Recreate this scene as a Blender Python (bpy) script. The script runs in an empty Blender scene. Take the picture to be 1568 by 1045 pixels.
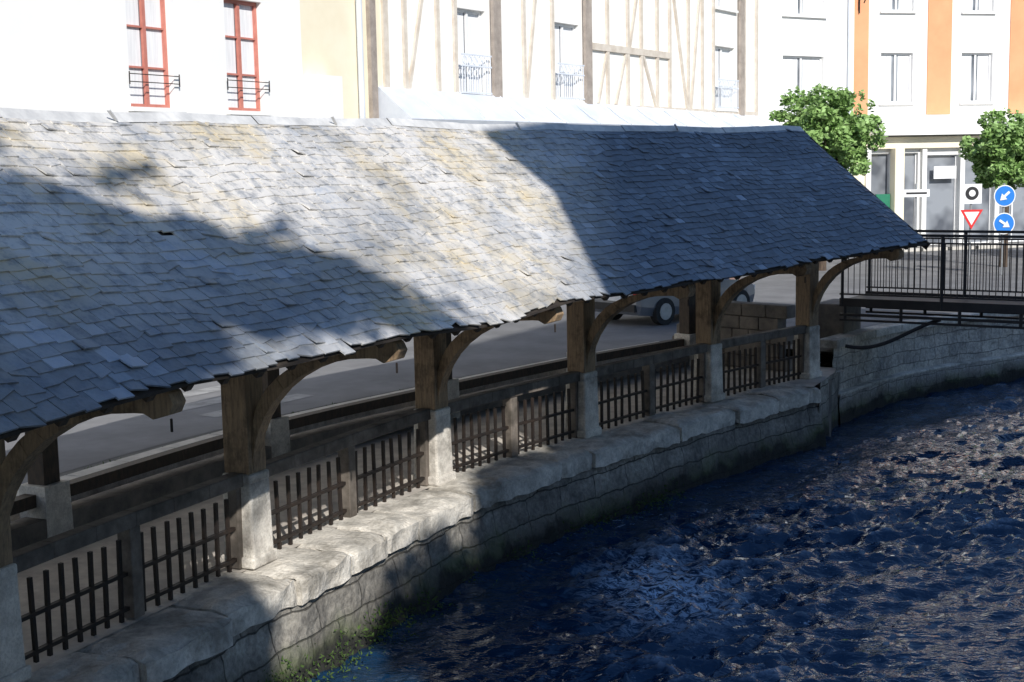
import bpy, bmesh, math, random
from mathutils import Vector, Matrix, noise
random.seed(7)
R=random.random
def U(a,b): return a+(b-a)*random.random()
scene=bpy.context.scene
# ---------------------------------------------------------------- materials
def newmat(name):
    m=bpy.data.materials.new(name); m.use_nodes=True
    nt=m.node_tree; b=nt.nodes['Principled BSDF']; return m,nt,b
def ramp(nt,src,stops):
    r=nt.nodes.new('ShaderNodeValToRGB'); e=r.color_ramp.elements
    while len(e)<len(stops): e.new(.5)
    for el,(p,c) in zip(e,stops):
        el.position=p; el.color=(c[0],c[1],c[2],1) if not isinstance(c,float) else (c,c,c,1)
    nt.links.new(src,r.inputs[0]); return r.outputs[0]
def tnoise(nt,scale,detail=4,rough=.6,vec=None,dist=0):
    n=nt.nodes.new('ShaderNodeTexNoise'); n.inputs['Scale'].default_value=scale
    n.inputs['Detail'].default_value=min(detail,4); n.inputs['Roughness'].default_value=rough
    n.inputs['Distortion'].default_value=dist
    if vec is None:
        g=nt.nodes.new('ShaderNodeNewGeometry'); vec=g.outputs['Position']
    nt.links.new(vec,n.inputs['Vector']); return n.outputs[0]
def mapping(nt,scale,rot=(0,0,0),src=None):
    if src is None: src=nt.nodes.new('ShaderNodeNewGeometry').outputs['Position']
    m=nt.nodes.new('ShaderNodeMapping'); m.inputs['Scale'].default_value=scale; m.inputs['Rotation'].default_value=rot
    nt.links.new(src,m.inputs['Vector']); return m.outputs[0]
def mix(nt,fac,a,b,mode='MIX'):
    m=nt.nodes.new('ShaderNodeMix'); m.data_type='RGBA'; m.blend_type=mode
    for i,v in ((0,fac),(6,a),(7,b)):
        if hasattr(v,'is_output'): nt.links.new(v,m.inputs[i])
        elif i==0: m.inputs[0].default_value=v
        else: m.inputs[i].default_value=(v[0],v[1],v[2],1)
    return m.outputs[2]
def mulf(nt,a,c,op='MULTIPLY'):
    k=nt.nodes.new('ShaderNodeMath'); k.operation=op
    for i,v in ((0,a),(1,c)):
        if hasattr(v,'is_output'): nt.links.new(v,k.inputs[i])
        else: k.inputs[i].default_value=v
    return k.outputs[0]
def bump(nt,b,h,strength=.3,dist=.02):
    n=nt.nodes.new('ShaderNodeBump'); n.inputs['Strength'].default_value=strength; n.inputs['Distance'].default_value=dist
    nt.links.new(h,n.inputs['Height']); nt.links.new(n.outputs[0],b.inputs['Normal'])
def simple(name,c1,c2=None,scale=3,rough=.8,bs=.3,bd=.01,metal=0,spec=.4,stretch=None,dirt=None):
    m,nt,b=newmat(name); c2=c2 or tuple(x*.8 for x in c1)
    vec=mapping(nt,stretch) if stretch else None
    n=tnoise(nt,scale,4,.65,vec); col=ramp(nt,n,[(.35,c1),(.65,c2)])
    n2=tnoise(nt,scale*8,3,.7,vec)
    if dirt:
        col=mix(nt,.8,col,ramp(nt,tnoise(nt,dirt,5,.7),[(.35,(.4,.38,.35)),(.52,(1.05,1.03,1.0))]),'MULTIPLY')
        col=mix(nt,.6,col,ramp(nt,n2,[(.35,(.55,.54,.52)),(.6,(1.1,1.1,1.1))]),'MULTIPLY')
    nt.links.new(col,b.inputs['Base Color'])
    b.inputs['Roughness'].default_value=rough; b.inputs['Metallic'].default_value=metal
    b.inputs['Specular IOR Level'].default_value=spec
    bump(nt,b,n2,bs,bd); return m
M={}
M['asphalt']=simple('asphalt_mat',(.2,.2,.205),(.14,.14,.145),.9,.85,.4,.005)
M['ground']=simple('ground_mat',(.14,.14,.13),(.09,.09,.085),.8,.9)
M['pave']=simple('pavement_mat',(.34,.33,.31),(.26,.25,.24),2,.85)
M['granite']=simple('kerb_stone_mat',(.66,.62,.56),(.46,.44,.4),4,.8)
M['paint']=simple('road_paint_mat',(.32,.32,.32),(.17,.17,.17),3,.7)
M['floor']=simple('floor_stone_mat',(.62,.57,.5),(.42,.38,.34),3,.85,.4,.01)
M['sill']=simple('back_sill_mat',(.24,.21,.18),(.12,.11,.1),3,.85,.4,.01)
M['stone']=simple('pale_stone_mat',(.78,.75,.69),(.54,.51,.47),5,.85,.6,.02,dirt=1.6)
M['curb']=simple('coping_stone_mat',(.82,.78,.71),(.5,.48,.44),3.2,.9,.8,.025,dirt=1.4)
M['wood']=simple('oak_mat',(.44,.31,.19),(.23,.165,.11),5,.75,.6,.01,stretch=(7,7,.8),dirt=3)
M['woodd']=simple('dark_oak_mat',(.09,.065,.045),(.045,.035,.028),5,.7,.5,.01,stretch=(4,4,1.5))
M['rail']=simple('weathered_rail_mat',(.22,.19,.165),(.1,.088,.075),4,.75,.4,.006,dirt=1.1)
M['iron']=simple('iron_bar_mat',(.018,.015,.014),(.035,.024,.018),9,.6,.3,.003,spec=.3)
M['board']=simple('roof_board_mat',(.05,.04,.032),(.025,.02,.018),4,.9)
M['zinc']=simple('zinc_mat',(.72,.75,.8),(.6,.64,.7),1.5,.5,.1,.003,spec=.5)
M['lead']=simple('ridge_metal_mat',(.76,.75,.73),(.5,.5,.5),3,.5,.2,.01)
M['white']=simple('white_render_mat',(.9,.89,.87),(.86,.85,.82),.7,.85,.1,.004)
M['cream']=simple('cream_render_mat',(.9,.82,.64),(.84,.75,.56),.7,.85,.1,.004)
M['infill']=simple('plaster_infill_mat',(.9,.88,.84),(.86,.84,.8),1.2,.85,.1,.004)
M['timber']=simple('facade_timber_mat',(.68,.62,.54),(.55,.48,.4),3,.8,.3,.006)
M['timberd']=simple('facade_post_mat',(.42,.36,.31),(.28,.24,.21),3,.8,.3,.006)
M['terra']=simple('terracotta_render_mat',(.8,.38,.2),(.74,.33,.17),.8,.85,.1,.004)
M['redf']=simple('red_window_paint_mat',(.58,.22,.17),(.48,.17,.13),5,.5,.1,.002)
M['whitef']=simple('white_window_paint_mat',(.82,.82,.82),(.74,.74,.74),5,.5,.1,.002)
M['curtain']=simple('curtain_mat',(.85,.85,.85),(.72,.72,.73),4,.9,.2,.01,stretch=(6,6,.3))
M['steel']=simple('bridge_steel_mat',(.05,.042,.04),(.03,.027,.027),3,.55,.2,.003)
M['tiles']=simple('roof_tile_mat',(.16,.1,.08),(.1,.07,.06),3,.85)
M['bark']=simple('bark_mat',(.14,.1,.07),(.07,.05,.04),6,.9,.8,.03,stretch=(3,3,.6))
M['rubber']=simple('tyre_mat',(.02,.02,.02),(.03,.03,.03),9,.8)
M['galv']=simple('galvanised_mat',(.45,.46,.47),(.35,.36,.37),8,.4,.1,.002,metal=.5)
M['moss']=simple('weed_mat',(.07,.12,.025),(.04,.08,.015),6,.9)
def plain(name,c,rough=.4,metal=0,coat=0):
    m=simple(name,c,tuple(x*.9 for x in c),5,rough,.05,.001,metal=metal); m.node_tree.nodes['Principled BSDF'].inputs['Coat Weight'].default_value=coat; return m
M['car']=plain('car_paint_mat',(.22,.23,.25),.3,.3,1); M['black']=plain('black_trim_mat',(.02,.02,.022),.5)
M['signblue']=plain('sign_blue_mat',(.02,.2,.65)); M['signred']=plain('sign_red_mat',(.7,.03,.03)); M['signwhite']=plain('sign_white_mat',(.85,.85,.85))
M['green']=plain('shop_green_mat',(.03,.2,.12)); M['tail']=plain('tail_lamp_mat',(.4,.02,.02),.2)
def glass():
    m,nt,b=newmat('window_glass_mat'); n=tnoise(nt,.8,2); nt.links.new(ramp(nt,n,[(.4,(.1,.11,.13)),(.6,(.28,.3,.33))]),b.inputs['Base Color'])
    b.inputs['Roughness'].default_value=.06; b.inputs['Specular IOR Level'].default_value=.8; return m
M['glass']=glass()
def slate():
    m,nt,b=newmat('slate_mat')
    at=nt.nodes.new('ShaderNodeAttribute'); at.attribute_name='rnd'
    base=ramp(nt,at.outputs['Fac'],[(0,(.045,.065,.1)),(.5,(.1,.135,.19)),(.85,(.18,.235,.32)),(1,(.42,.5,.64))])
    n=tnoise(nt,14,5,.7); base=mix(nt,.35,base,ramp(nt,n,[(.3,(.04,.055,.08)),(.7,(.3,.36,.44))]))
    g=nt.nodes.new('ShaderNodeNewGeometry'); sx=nt.nodes.new('ShaderNodeSeparateXYZ'); nt.links.new(g.outputs['Position'],sx.inputs[0])
    def rng(src,a,c,lo,hi=1):
        r=nt.nodes.new('ShaderNodeMapRange'); r.inputs[1].default_value=a; r.inputs[2].default_value=c; r.inputs[3].default_value=lo; r.inputs[4].default_value=hi; nt.links.new(src,r.inputs[0]); return r.outputs[0]
    mr=rng(sx.outputs[0],1.6,.2,.06)
    l1=ramp(nt,tnoise(nt,.7,4,.65),[(.34,.5),(.52,1.0)]); l2=ramp(nt,tnoise(nt,6,5,.75),[(.36,.45),(.52,1.0)])
    mx=mulf(nt,rng(sx.outputs[2],2.7,3.5,.18),rng(sx.outputs[0],-2.3,-.9,0),'MAXIMUM')
    mm=mulf(nt,mulf(nt,mulf(nt,l1,l2),mr),mx)  # lichen tone, masked so sun and shade zones are painted into slate colour
    lc=ramp(nt,tnoise(nt,.9,3,.6),[(.46,(.72,.69,.65)),(.62,(.68,.59,.43))])
    col=mix(nt,mm,base,lc)
    nt.links.new(col,b.inputs['Base Color'])
    nt.links.new(ramp(nt,n,[(.3,.38),(.7,.62)]),b.inputs['Roughness']); b.inputs['Specular IOR Level'].default_value=.6
    bump(nt,b,n,.5,.01); return m
M['slate']=slate()
def wallmat(name,ca,cb,mortar,bw,bh,mossz=None,dk=.3):
    m,nt,b=newmat(name)
    uv=nt.nodes.new('ShaderNodeUVMap'); uv.uv_map='UVMap'
    dn=nt.nodes.new('ShaderNodeTexNoise'); dn.inputs['Scale'].default_value=2.2; dn.inputs['Detail'].default_value=3; nt.links.new(uv.outputs[0],dn.inputs['Vector'])
    va=nt.nodes.new('ShaderNodeVectorMath'); va.operation='MULTIPLY_ADD'; va.inputs[1].default_value=(.16,.14,0)
    nt.links.new(dn.outputs['Color'],va.inputs[0]); nt.links.new(uv.outputs[0],va.inputs[2])
    br=nt.nodes.new('ShaderNodeTexBrick'); nt.links.new(va.outputs[0],br.inputs['Vector'])
    br.inputs['Scale'].default_value=1; br.inputs['Brick Width'].default_value=bw; br.inputs['Row Height'].default_value=bh
    br.inputs['Mortar Size'].default_value=.012; br.inputs['Mortar Smooth'].default_value=.6; br.inputs['Bias'].default_value=0
    br.offset=.43; br.squash=.7; br.squash_frequency=3
    for k,c in (('Color1',ca),('Color2',cb),('Mortar',mortar)): br.inputs[k].default_value=(*c,1)
    n=tnoise(nt,1.7,5,.7); n2=tnoise(nt,16,5,.75)
    col=mix(nt,.9,br.outputs[0],ramp(nt,n,[(.32,(dk,dk*.97,dk*.93)),(.7,(1.25,1.2,1.1))]),'MULTIPLY')
    col=mix(nt,.7,col,ramp(nt,n2,[(.35,(.45,.45,.45)),(.65,(1.25,1.25,1.25))]),'MULTIPLY')
    if mossz is not None:
        g=nt.nodes.new('ShaderNodeNewGeometry'); s=nt.nodes.new('ShaderNodeSeparateXYZ'); nt.links.new(g.outputs['Position'],s.inputs[0])
        hz=mulf(nt,s.outputs[2],mulf(nt,n,-.7),'ADD')
        def band(a,c):
            mr=nt.nodes.new('ShaderNodeMapRange'); mr.inputs[1].default_value=a; mr.inputs[2].default_value=c; nt.links.new(hz,mr.inputs[0]); return mr.outputs[0]
        col=mix(nt,band(mossz+.12,mossz-.2),col,ramp(nt,tnoise(nt,1.2,4),[(.42,(.05,.046,.038)),(.62,(.075,.095,.035))]))
        col=mix(nt,band(mossz-.14,mossz-.25),col,(.02,.02,.016))
    nt.links.new(col,b.inputs['Base Color']); b.inputs['Roughness'].default_value=.85
    ad=nt.nodes.new('ShaderNodeMath'); ad.operation='MULTIPLY_ADD'; ad.inputs[1].default_value=-.8; nt.links.new(br.outputs['Fac'],ad.inputs[0]); nt.links.new(n2,ad.inputs[2])
    bump(nt,b,ad.outputs[0],.8,.03); return m
M['quay']=wallmat('quay_stone_mat',(.42,.405,.375),(.27,.26,.245),(.11,.105,.095),.8,.3,-1.03)
M['quay2']=wallmat('embankment_stone_mat',(.6,.58,.55),(.47,.455,.44),(.3,.29,.28),.55,.26,-1.03,.5)
def water():
    m,nt,b=newmat('river_water_mat')
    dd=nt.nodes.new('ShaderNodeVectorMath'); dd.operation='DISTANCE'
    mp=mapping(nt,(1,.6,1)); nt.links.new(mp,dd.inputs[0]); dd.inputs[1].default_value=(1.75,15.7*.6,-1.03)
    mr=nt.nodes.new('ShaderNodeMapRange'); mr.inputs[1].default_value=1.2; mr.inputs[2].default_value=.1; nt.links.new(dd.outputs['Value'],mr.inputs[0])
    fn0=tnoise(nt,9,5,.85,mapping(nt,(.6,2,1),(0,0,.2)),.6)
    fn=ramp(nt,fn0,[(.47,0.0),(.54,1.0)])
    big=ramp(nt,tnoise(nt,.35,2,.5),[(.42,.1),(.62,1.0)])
    fine_glint=mulf(nt,ramp(nt,fn0,[(.6,0.0),(.66,.7)]),big)  # broad pale streaks: sky glints painted into the water colour
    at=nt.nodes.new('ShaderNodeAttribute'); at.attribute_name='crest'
    crest=mulf(nt,ramp(nt,at.outputs['Fac'],[(.5,0.0),(.9,.4)]),ramp(nt,tnoise(nt,14,3,.6),[(.4,.2),(.6,1.0)]))  # lighter wave tops, sky highlights painted into the base colour
    mu=mulf(nt,mulf(nt,mulf(nt,mr.outputs[0],fn),fine_glint,'MAXIMUM'),crest,'MAXIMUM')
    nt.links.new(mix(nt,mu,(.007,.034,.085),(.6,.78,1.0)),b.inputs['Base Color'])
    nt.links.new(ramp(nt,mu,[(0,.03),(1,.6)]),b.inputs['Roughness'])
    b.inputs['IOR'].default_value=1.45; b.inputs['Specular IOR Level'].default_value=.8
    b.inputs['Specular Tint'].default_value=(.5,.76,1,1)
    n3=tnoise(nt,6,3,.55,mapping(nt,(.8,1.8,1),(0,0,.3)),.4)
    bump(nt,b,n3,1.0,.03)
    return m
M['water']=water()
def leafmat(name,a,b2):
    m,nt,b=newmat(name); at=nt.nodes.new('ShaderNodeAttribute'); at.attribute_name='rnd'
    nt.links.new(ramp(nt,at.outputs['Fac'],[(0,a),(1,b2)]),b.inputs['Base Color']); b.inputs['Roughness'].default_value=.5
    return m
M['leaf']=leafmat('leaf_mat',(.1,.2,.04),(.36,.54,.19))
M['leafd']=leafmat('plane_leaf_mat',(.05,.11,.02),(.12,.2,.05))
# ---------------------------------------------------------------- mesh builder
class MB:
    def __init__(s): s.v=[];s.f=[];s.m=[];s.mats=[];s.r=[];s.uv={}
    def mi(s,k):
        if k not in s.mats: s.mats.append(k)
        return s.mats.index(k)
    def add(s,verts,faces,mat,rnd=0):
        b=len(s.v); s.v+= [tuple(v) for v in verts]; s.r+=[rnd]*len(verts); i=s.mi(mat)
        for f in faces: s.f.append(tuple(b+k for k in f)); s.m.append(i)
    def box(s,c,ax,ay,az,hx,hy,hz,mat,rnd=0,taper=1.0):
        c=Vector(c);ax,ay,az=Vector(ax),Vector(ay),Vector(az); vs=[]
        for z in(-1,1):
            t=taper if z>0 else 1
            for x,y in((-1,-1),(1,-1),(1,1),(-1,1)): vs.append(c+ax*x*hx*t+ay*y*hy*t+az*z*hz)
        s.add(vs,[(3,2,1,0),(4,5,6,7),(0,1,5,4),(1,2,6,5),(2,3,7,6),(3,0,4,7)],mat,rnd)
    def beam(s,a,b,w,h,mat,up=(0,0,1)):
        a,b=Vector(a),Vector(b); d=(b-a); L=d.length; d.normalize(); u=Vector(up)
        sd=d.cross(u)
        if sd.length<1e-4: sd=Vector((1,0,0))
        sd.normalize(); u=sd.cross(d)
        s.box((a+b)/2,d,sd,u,L/2,w/2,h/2,mat)
    def prism(s,poly,thick,mat):
        n=len(poly); t=Vector(thick)/2
        vs=[Vector(p)-t for p in poly]+[Vector(p)+t for p in poly]
        s.add(vs,[tuple(range(n))[::-1],tuple(range(n,2*n))]+[(i,(i+1)%n,n+(i+1)%n,n+i) for i in range(n)],mat)
    def cyl(s,a,b,r0,r1,mat,n=10):
        a,b=Vector(a),Vector(b); d=(b-a).normalized(); q=Vector((0,0,1)) if abs(d.z)<.9 else Vector((1,0,0))
        x=d.cross(q).normalized(); y=d.cross(x); vs=[]
        for p,r in((a,r0),(b,r1)):
            for i in range(n): t=2*math.pi*i/n; vs.append(p+x*math.cos(t)*r+y*math.sin(t)*r)
        s.add(vs,[(i,(i+1)%n,n+(i+1)%n,n+i) for i in range(n)]+[tuple(range(n))[::-1],tuple(range(n,2*n))],mat)
    def obj(s,name,parent=None,bevel=0,smooth=False,rnd=False):
        me=bpy.data.meshes.new(name); me.from_pydata(s.v,[],s.f)
        for k in s.mats: me.materials.append(M[k])
        me.polygons.foreach_set('material_index',s.m)
        if rnd:
            a=me.attributes.new('rnd','FLOAT','POINT'); a.data.foreach_set('value',s.r)
        else:
            bm=bmesh.new(); bm.from_mesh(me); bmesh.ops.recalc_face_normals(bm,faces=bm.faces); bm.to_mesh(me); bm.free()
        if smooth: me.polygons.foreach_set('use_smooth',[True]*len(me.polygons))
        o=bpy.data.objects.new(name,me); scene.collection.objects.link(o)
        if bevel:
            b=o.modifiers.new('bevel','BEVEL'); b.width=bevel; b.segments=2; b.limit_method='ANGLE'
        if parent: o.parent=parent
        return o
def empty(name):
    o=bpy.data.objects.new(name,None); scene.collection.objects.link(o); return o
# ---------------------------------------------------------------- wash-house plan line
EXT=[(-6.1,4.0),(-5.25,7.1),(-4.15,10.4),(-2.73,13.64),(-1.03,17.09),(1.01,19.88),(3.27,22.66),(5.39,24.86),(7.5,27.0)]
def pos(s):
    i=max(0,min(len(EXT)-2,int(math.floor(s)))); t=s-i
    p=[Vector(EXT[max(0,min(len(EXT)-1,j))]) for j in (i-1,i,i+1,i+2)]
    if i==0: p[0]=p[1]*2-p[2]
    if i==len(EXT)-2: p[3]=p[2]*2-p[1]
    return .5*((2*p[1])+(-p[0]+p[2])*t+(2*p[0]-5*p[1]+4*p[2]-p[3])*t*t+(-p[0]+3*p[1]-3*p[2]+p[3])*t**3)
def tan(s):
    e=.05; return (pos(s+e)-pos(s-e)).normalized()
def nrm(s):
    t=tan(s); return Vector((-t.y,t.x))
def pt(s,o,z):
    p=pos(s)+nrm(s)*o; return Vector((p.x,p.y,z))
def T3(s): t=tan(s); return Vector((t.x,t.y,0))
def N3(s): t=nrm(s); return Vector((t.x,t.y,0))
TB=[(0,0)]
for i in range(1,801):
    s=i*.01; TB.append((TB[-1][0]+(pos(s)-pos(s-.01)).length,s))
def s_at(L):
    lo,hi=0,len(TB)-1
    while hi-lo>1:
        m=(lo+hi)//2
        if TB[m][0]<L: lo=m
        else: hi=m
    a,b=TB[lo],TB[hi]; return a[1]+(b[1]-a[1])*(L-a[0])/max(1e-6,b[0]-a[0])
def L_at(s): return TB[min(800,int(round(s*100)))][0]
Z=Vector((0,0,1))
RID=.6; ZE=2.35; ZR=4.5; OE=-2.0; OB=3.25
S0,S1=0.0,7.22
def nz(x,y,z,k=0): return noise.noise(Vector((x,y,z+k*17)))
def zeave(s):
    a=.17*max(0,min(1,(3.6-s)/2.0)); b=.11*max(0,min(1,(s-5.2)/1.8)); return ZE+a+b
def zsag(s,v): return .05*nz(s*1.3,v*1.5,3)-.03*abs(math.sin(math.pi*s))+.03
def roof(s,v,side=0):
    if side==0: o=OE+(RID-OE)*v; z=zeave(s)+(ZR-zeave(s))*v+zsag(s,v)-.025*math.sin(math.pi*v)
    else: o=OB+(RID-OB)*v; z=ZE+.1+(ZR-ZE-.1)*v+zsag(s,1)
    return pt(s,o,z)
wash=empty('wash_house')
def slates(side,name):
    mb=MB(); rows=27 if side==0 else 20
    Ltot=L_at(S1); W=.2
    for r in range(rows):
        v0=(r-.15)/rows; off=(W/2 if r%2 else 0)+U(-.02,.02)
        L=L_at(S0)+off-W; drift=U(-.004,.004)
        while L<Ltot:
            w=W*U(.78,1.22); a=L+.005; b=min(L+w-.005,Ltot); L+=w
            if b-a<.05 or a<0: continue
            if side==0 and R()<.0012: continue
            sa,sb=s_at(a),s_at(b); sc=(sa+sb)/2; j=U(-.007,.007)+.009*nz(sc*2,r*.7,5)
            vb=v0+j+(U(-.014,.0) if R()<.1 else 0); vt=v0+1.75/rows
            if r==0: vb+=nz(sc*3,0,0)*.02
            lift=.013; P=[roof(sa,vb,side),roof(sb,vb,side),roof(sb,min(vt,1.0),side),roof(sa,min(vt,1.0),side)]
            n=(P[1]-P[0]).cross(P[3]-P[0]).normalized()
            if n.z<0: n=-n
            tl=U(.0,.013); tr=U(.0,.013)
            if R()<.04: tl+=U(.008,.03)
            B=[P[0]+n*(lift+tl),P[1]+n*(lift+tr),P[2]+n*.0,P[3]+n*.0]
            if R()<.12:
                an=U(-.11,.11); up=(P[3]-P[0]).normalized(); B[0]+=up*an*.2; B[1]-=up*an*.2
            th=n*.014
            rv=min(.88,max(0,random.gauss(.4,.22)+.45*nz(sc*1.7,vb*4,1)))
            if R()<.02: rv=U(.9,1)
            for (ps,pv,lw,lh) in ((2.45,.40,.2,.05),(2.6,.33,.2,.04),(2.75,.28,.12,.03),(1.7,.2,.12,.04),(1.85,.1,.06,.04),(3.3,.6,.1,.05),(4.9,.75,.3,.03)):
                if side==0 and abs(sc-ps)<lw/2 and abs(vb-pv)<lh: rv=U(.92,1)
            vs=[q for q in B]+[q+th for q in B]
            if R()<.09:
                k=random.choice((4,5)); o_=k-4; sh=(P[3]-P[0])*U(.1,.35); vs[k]+=sh; vs[o_]+=sh
            mb.add(vs,[(4,5,6,7),(0,1,5,4),(1,2,6,5),(3,0,4,7)],'slate',rv)
    return mb.obj(name,wash,rnd=True)
slates(0,'slate_slope_river'); slates(1,'slate_slope_street')
mb=MB(); n=140
for side in(0,1):
    for i in range(n):
        sa=S0+(S1-S0)*i/n+.001; sb=S0+(S1-S0)*(i+1)/n
        for j in range(6):
            va,vb=j/6,(j+1)/6
            q=[roof(sa,va,side),roof(sb,va,side),roof(sb,vb,side),roof(sa,vb,side)]
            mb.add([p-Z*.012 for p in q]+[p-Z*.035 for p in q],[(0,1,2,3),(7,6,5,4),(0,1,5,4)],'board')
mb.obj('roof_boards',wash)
mb=MB()
for i in range(int(L_at(S1)/.5)):
    s=s_at(.25+i*.5)
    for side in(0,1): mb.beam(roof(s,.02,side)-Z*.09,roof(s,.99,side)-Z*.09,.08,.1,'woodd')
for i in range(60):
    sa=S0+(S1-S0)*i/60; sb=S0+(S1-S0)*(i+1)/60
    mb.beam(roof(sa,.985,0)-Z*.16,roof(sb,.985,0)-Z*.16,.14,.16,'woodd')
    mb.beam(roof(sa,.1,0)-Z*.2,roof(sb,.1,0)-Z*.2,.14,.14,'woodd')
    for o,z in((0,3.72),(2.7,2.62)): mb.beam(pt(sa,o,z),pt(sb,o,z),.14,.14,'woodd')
mb.obj('rafters',wash)
mb=MB()
i=0;L=0
while L<L_at(S1)-.2:
    L2=min(L+U(1.1,1.6),L_at(S1)+.02); sa,sb=s_at(L),s_at(L2-.01)
    for (sd,vv) in((0,.965),(1,.94)):
        k=6
        for t in range(k):
            a=sa+(sb-sa)*t/k; b=sa+(sb-sa)*(t+1)/k; h=.035+.008*(i%2)
            mb.add([roof(a,vv,sd)+Z*h,roof(b,vv,sd)+Z*h,roof(b,1.0,sd)+Z*(h+.02),roof(a,1.0,sd)+Z*(h+.02)],[(0,1,2,3)],'lead')
    if i%3==1:
        p=roof(sa,.97,0)+Z*.05; mb.beam(p-T3(sa)*.02,p-T3(sa)*.18+Z*.09-N3(sa)*.05,.03,.015,'lead')
    L=L2;i+=1
mb.obj('ridge_cap',wash)
mb=MB()
for sd in (0,1):
    for j in range(8):
        mb.beam(roof(S1+.01,j/8,sd)-Z*.06,roof(S1+.01,(j+1)/8,sd)-Z*.06,.03,.13,'woodd')
mb.obj('verge_board',wash)
for idx in range(0,8):
    s=float(idx); t=T3(s); nn=N3(s); dz=(zeave(s)-ZE)*.9
    mb=MB()
    mb.box(pt(s,0,.06),t,nn,Z,.215,.21,.06,'stone'); mb.box(pt(s,0,.48),t,nn,Z,.185,.185,.4,'stone',taper=.93)
    mb.box(pt(s,0,.91),t,nn,Z,.175,.175,.05,'stone')
    mb.obj('stone_base',wash,bevel=.025)
    mb=MB()
    mb.box(pt(s,0,2.36),t,nn,Z,.15,.15,1.4,'wood')
    prof=[(-.1,2.14),(-.1,2.36),(-1.72,2.36),(-1.84,2.3),(-1.88,2.22),(-1.84,2.14),(-1.7,2.1),(-1.62,2.14)]
    mb.prism([pt(s,o_,z+dz) for o_,z in prof],t*.17,'wood')
    A=[];B=[]
    for k in range(11):
        a=math.pi/2*k/10
        A.append((-.15-1.4*(1-math.cos(a)),.98+(1.16+dz)*math.sin(a)))
        B.append((-.15-1.12*(1-math.cos(a)),1.34+(.82+dz)*math.sin(a)))
    for k in range(10):
        mb.prism([pt(s,*A[k]),pt(s,*A[k+1]),pt(s,*B[k+1]),pt(s,*B[k])],t*.16,'wood')
    mb.beam(pt(s,0,2.6),pt(s,2.7,2.6),.15,.18,'woodd'); mb.beam(pt(s,.1,1.9),pt(s,.8,2.55),.12,.12,'woodd')
    mb.beam(pt(s,-1.6,2.5),pt(s,.55,4.2),.1,.14,'woodd')
    mb.obj('post_and_brace',wash,bevel=.012)
    mb=MB()
    mb.box(pt(s,2.7,.3),t,nn,Z,.2,.2,.32,'stone',taper=.95); mb.box(pt(s,2.7,1.6),t,nn,Z,.12,.12,1.05,'woodd')
    mb.cyl(pt(s,-1.8,2.1+dz),pt(s,-1.8,2.0+dz),.012,.012,'iron',6)
    mb.obj('back_post',wash,bevel=.015)
for i in range(0,7):
    mb=MB(); bars=MB()
    segs=[(i+.065,i+.5-.02),(i+.5+.02,i+1-.065)]
    for k in range(6):
        a=i+.045+(.91)*k/6; b=i+.045+.91*(k+1)/6
        mb.beam(pt(a,-.02,.91),pt(b,-.02,.91),.15,.14,'rail')
    mb.box(pt(i+.5,0,.42),T3(i+.5),N3(i+.5),Z,.075,.075,.42,'rail')
    for e in (.055,.945): mb.box(pt(i+e,0,.42),T3(i+e),N3(i+e),Z,.04,.06,.42,'rail')
    mb.obj('top_rail',wash,bevel=.012)
    for a,b in segs:
        nb=8
        for k in range(nb):
            s=a+(b-a)*(k+.5+U(-.06,.06))/nb
            bars.box(pt(s,0,.37),T3(s),N3(s),Vector((U(-.02,.02),U(-.02,.02),1)),.017,.017,.37+U(-.01,.01),'iron')
        for z in(.1,.42):
            bars.beam(pt(a-.01,.0,z),pt(b+.01,.0,z),.05,.035,'iron')
    bars.obj('railing_bars',wash)
mb=MB()
for i in range(70):
    a=7*i/70; b=7*(i+1)/70
    mb.beam(pt(a,2.72,.46),pt(b,2.72,.46),.16,.14,'woodd')
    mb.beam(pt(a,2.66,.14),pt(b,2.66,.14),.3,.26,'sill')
mb.obj('back_beam',wash)
mb=MB()
for i in range(34):
    a=7*i/34+.002; b=7*(i+1)/34-.004
    z=.34
    mb.prism([pt(a,3.15,z),pt(b,3.15,z),pt(b,3.42,z),pt(a,3.42,z)],Z*.14,'granite')
mb.obj('street_kerb',None,bevel=.01)
mb=MB()
for i in range(28):
    a=7.3*i/28; b=7.3*(i+1)/28
    mb.add([pt(a,3.17,-.1),pt(b,3.17,-.1),pt(b,3.17,.27),pt(a,3.17,.27)],[(0,1,2,3)],'stone')
mb.obj('retaining_wall')
mb=MB()
for i in range(-30,74):
    a=i*.1; b=a+.1
    mb.add([pt(a,-.1,-.012),pt(b,-.1,-.012),pt(b,3.3,-.012),pt(a,3.3,-.012)],[(0,1,2,3)],'floor')
mb.obj('wash_house_floor',wash)
mb=MB()
for r in range(5):
    o=.6+(.2 if r%2 else 0)
    while o<2.9:
        w=U(.35,.55); s=7.14
        mb.box(pt(s,o+w/2,.13+r*.25),T3(s),N3(s),Z,.15,w/2-.006,.121,'sill'); o+=w
mb.obj('end_wall',wash,bevel=.02)
SE=6.78
mb=MB(); L=-6.0
def spt(L,o,z):
    if L<0:
        p=pt(0,o,z)+T3(0)*L; return p
    return pt(s_at(L),o,z)
k=0
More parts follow.
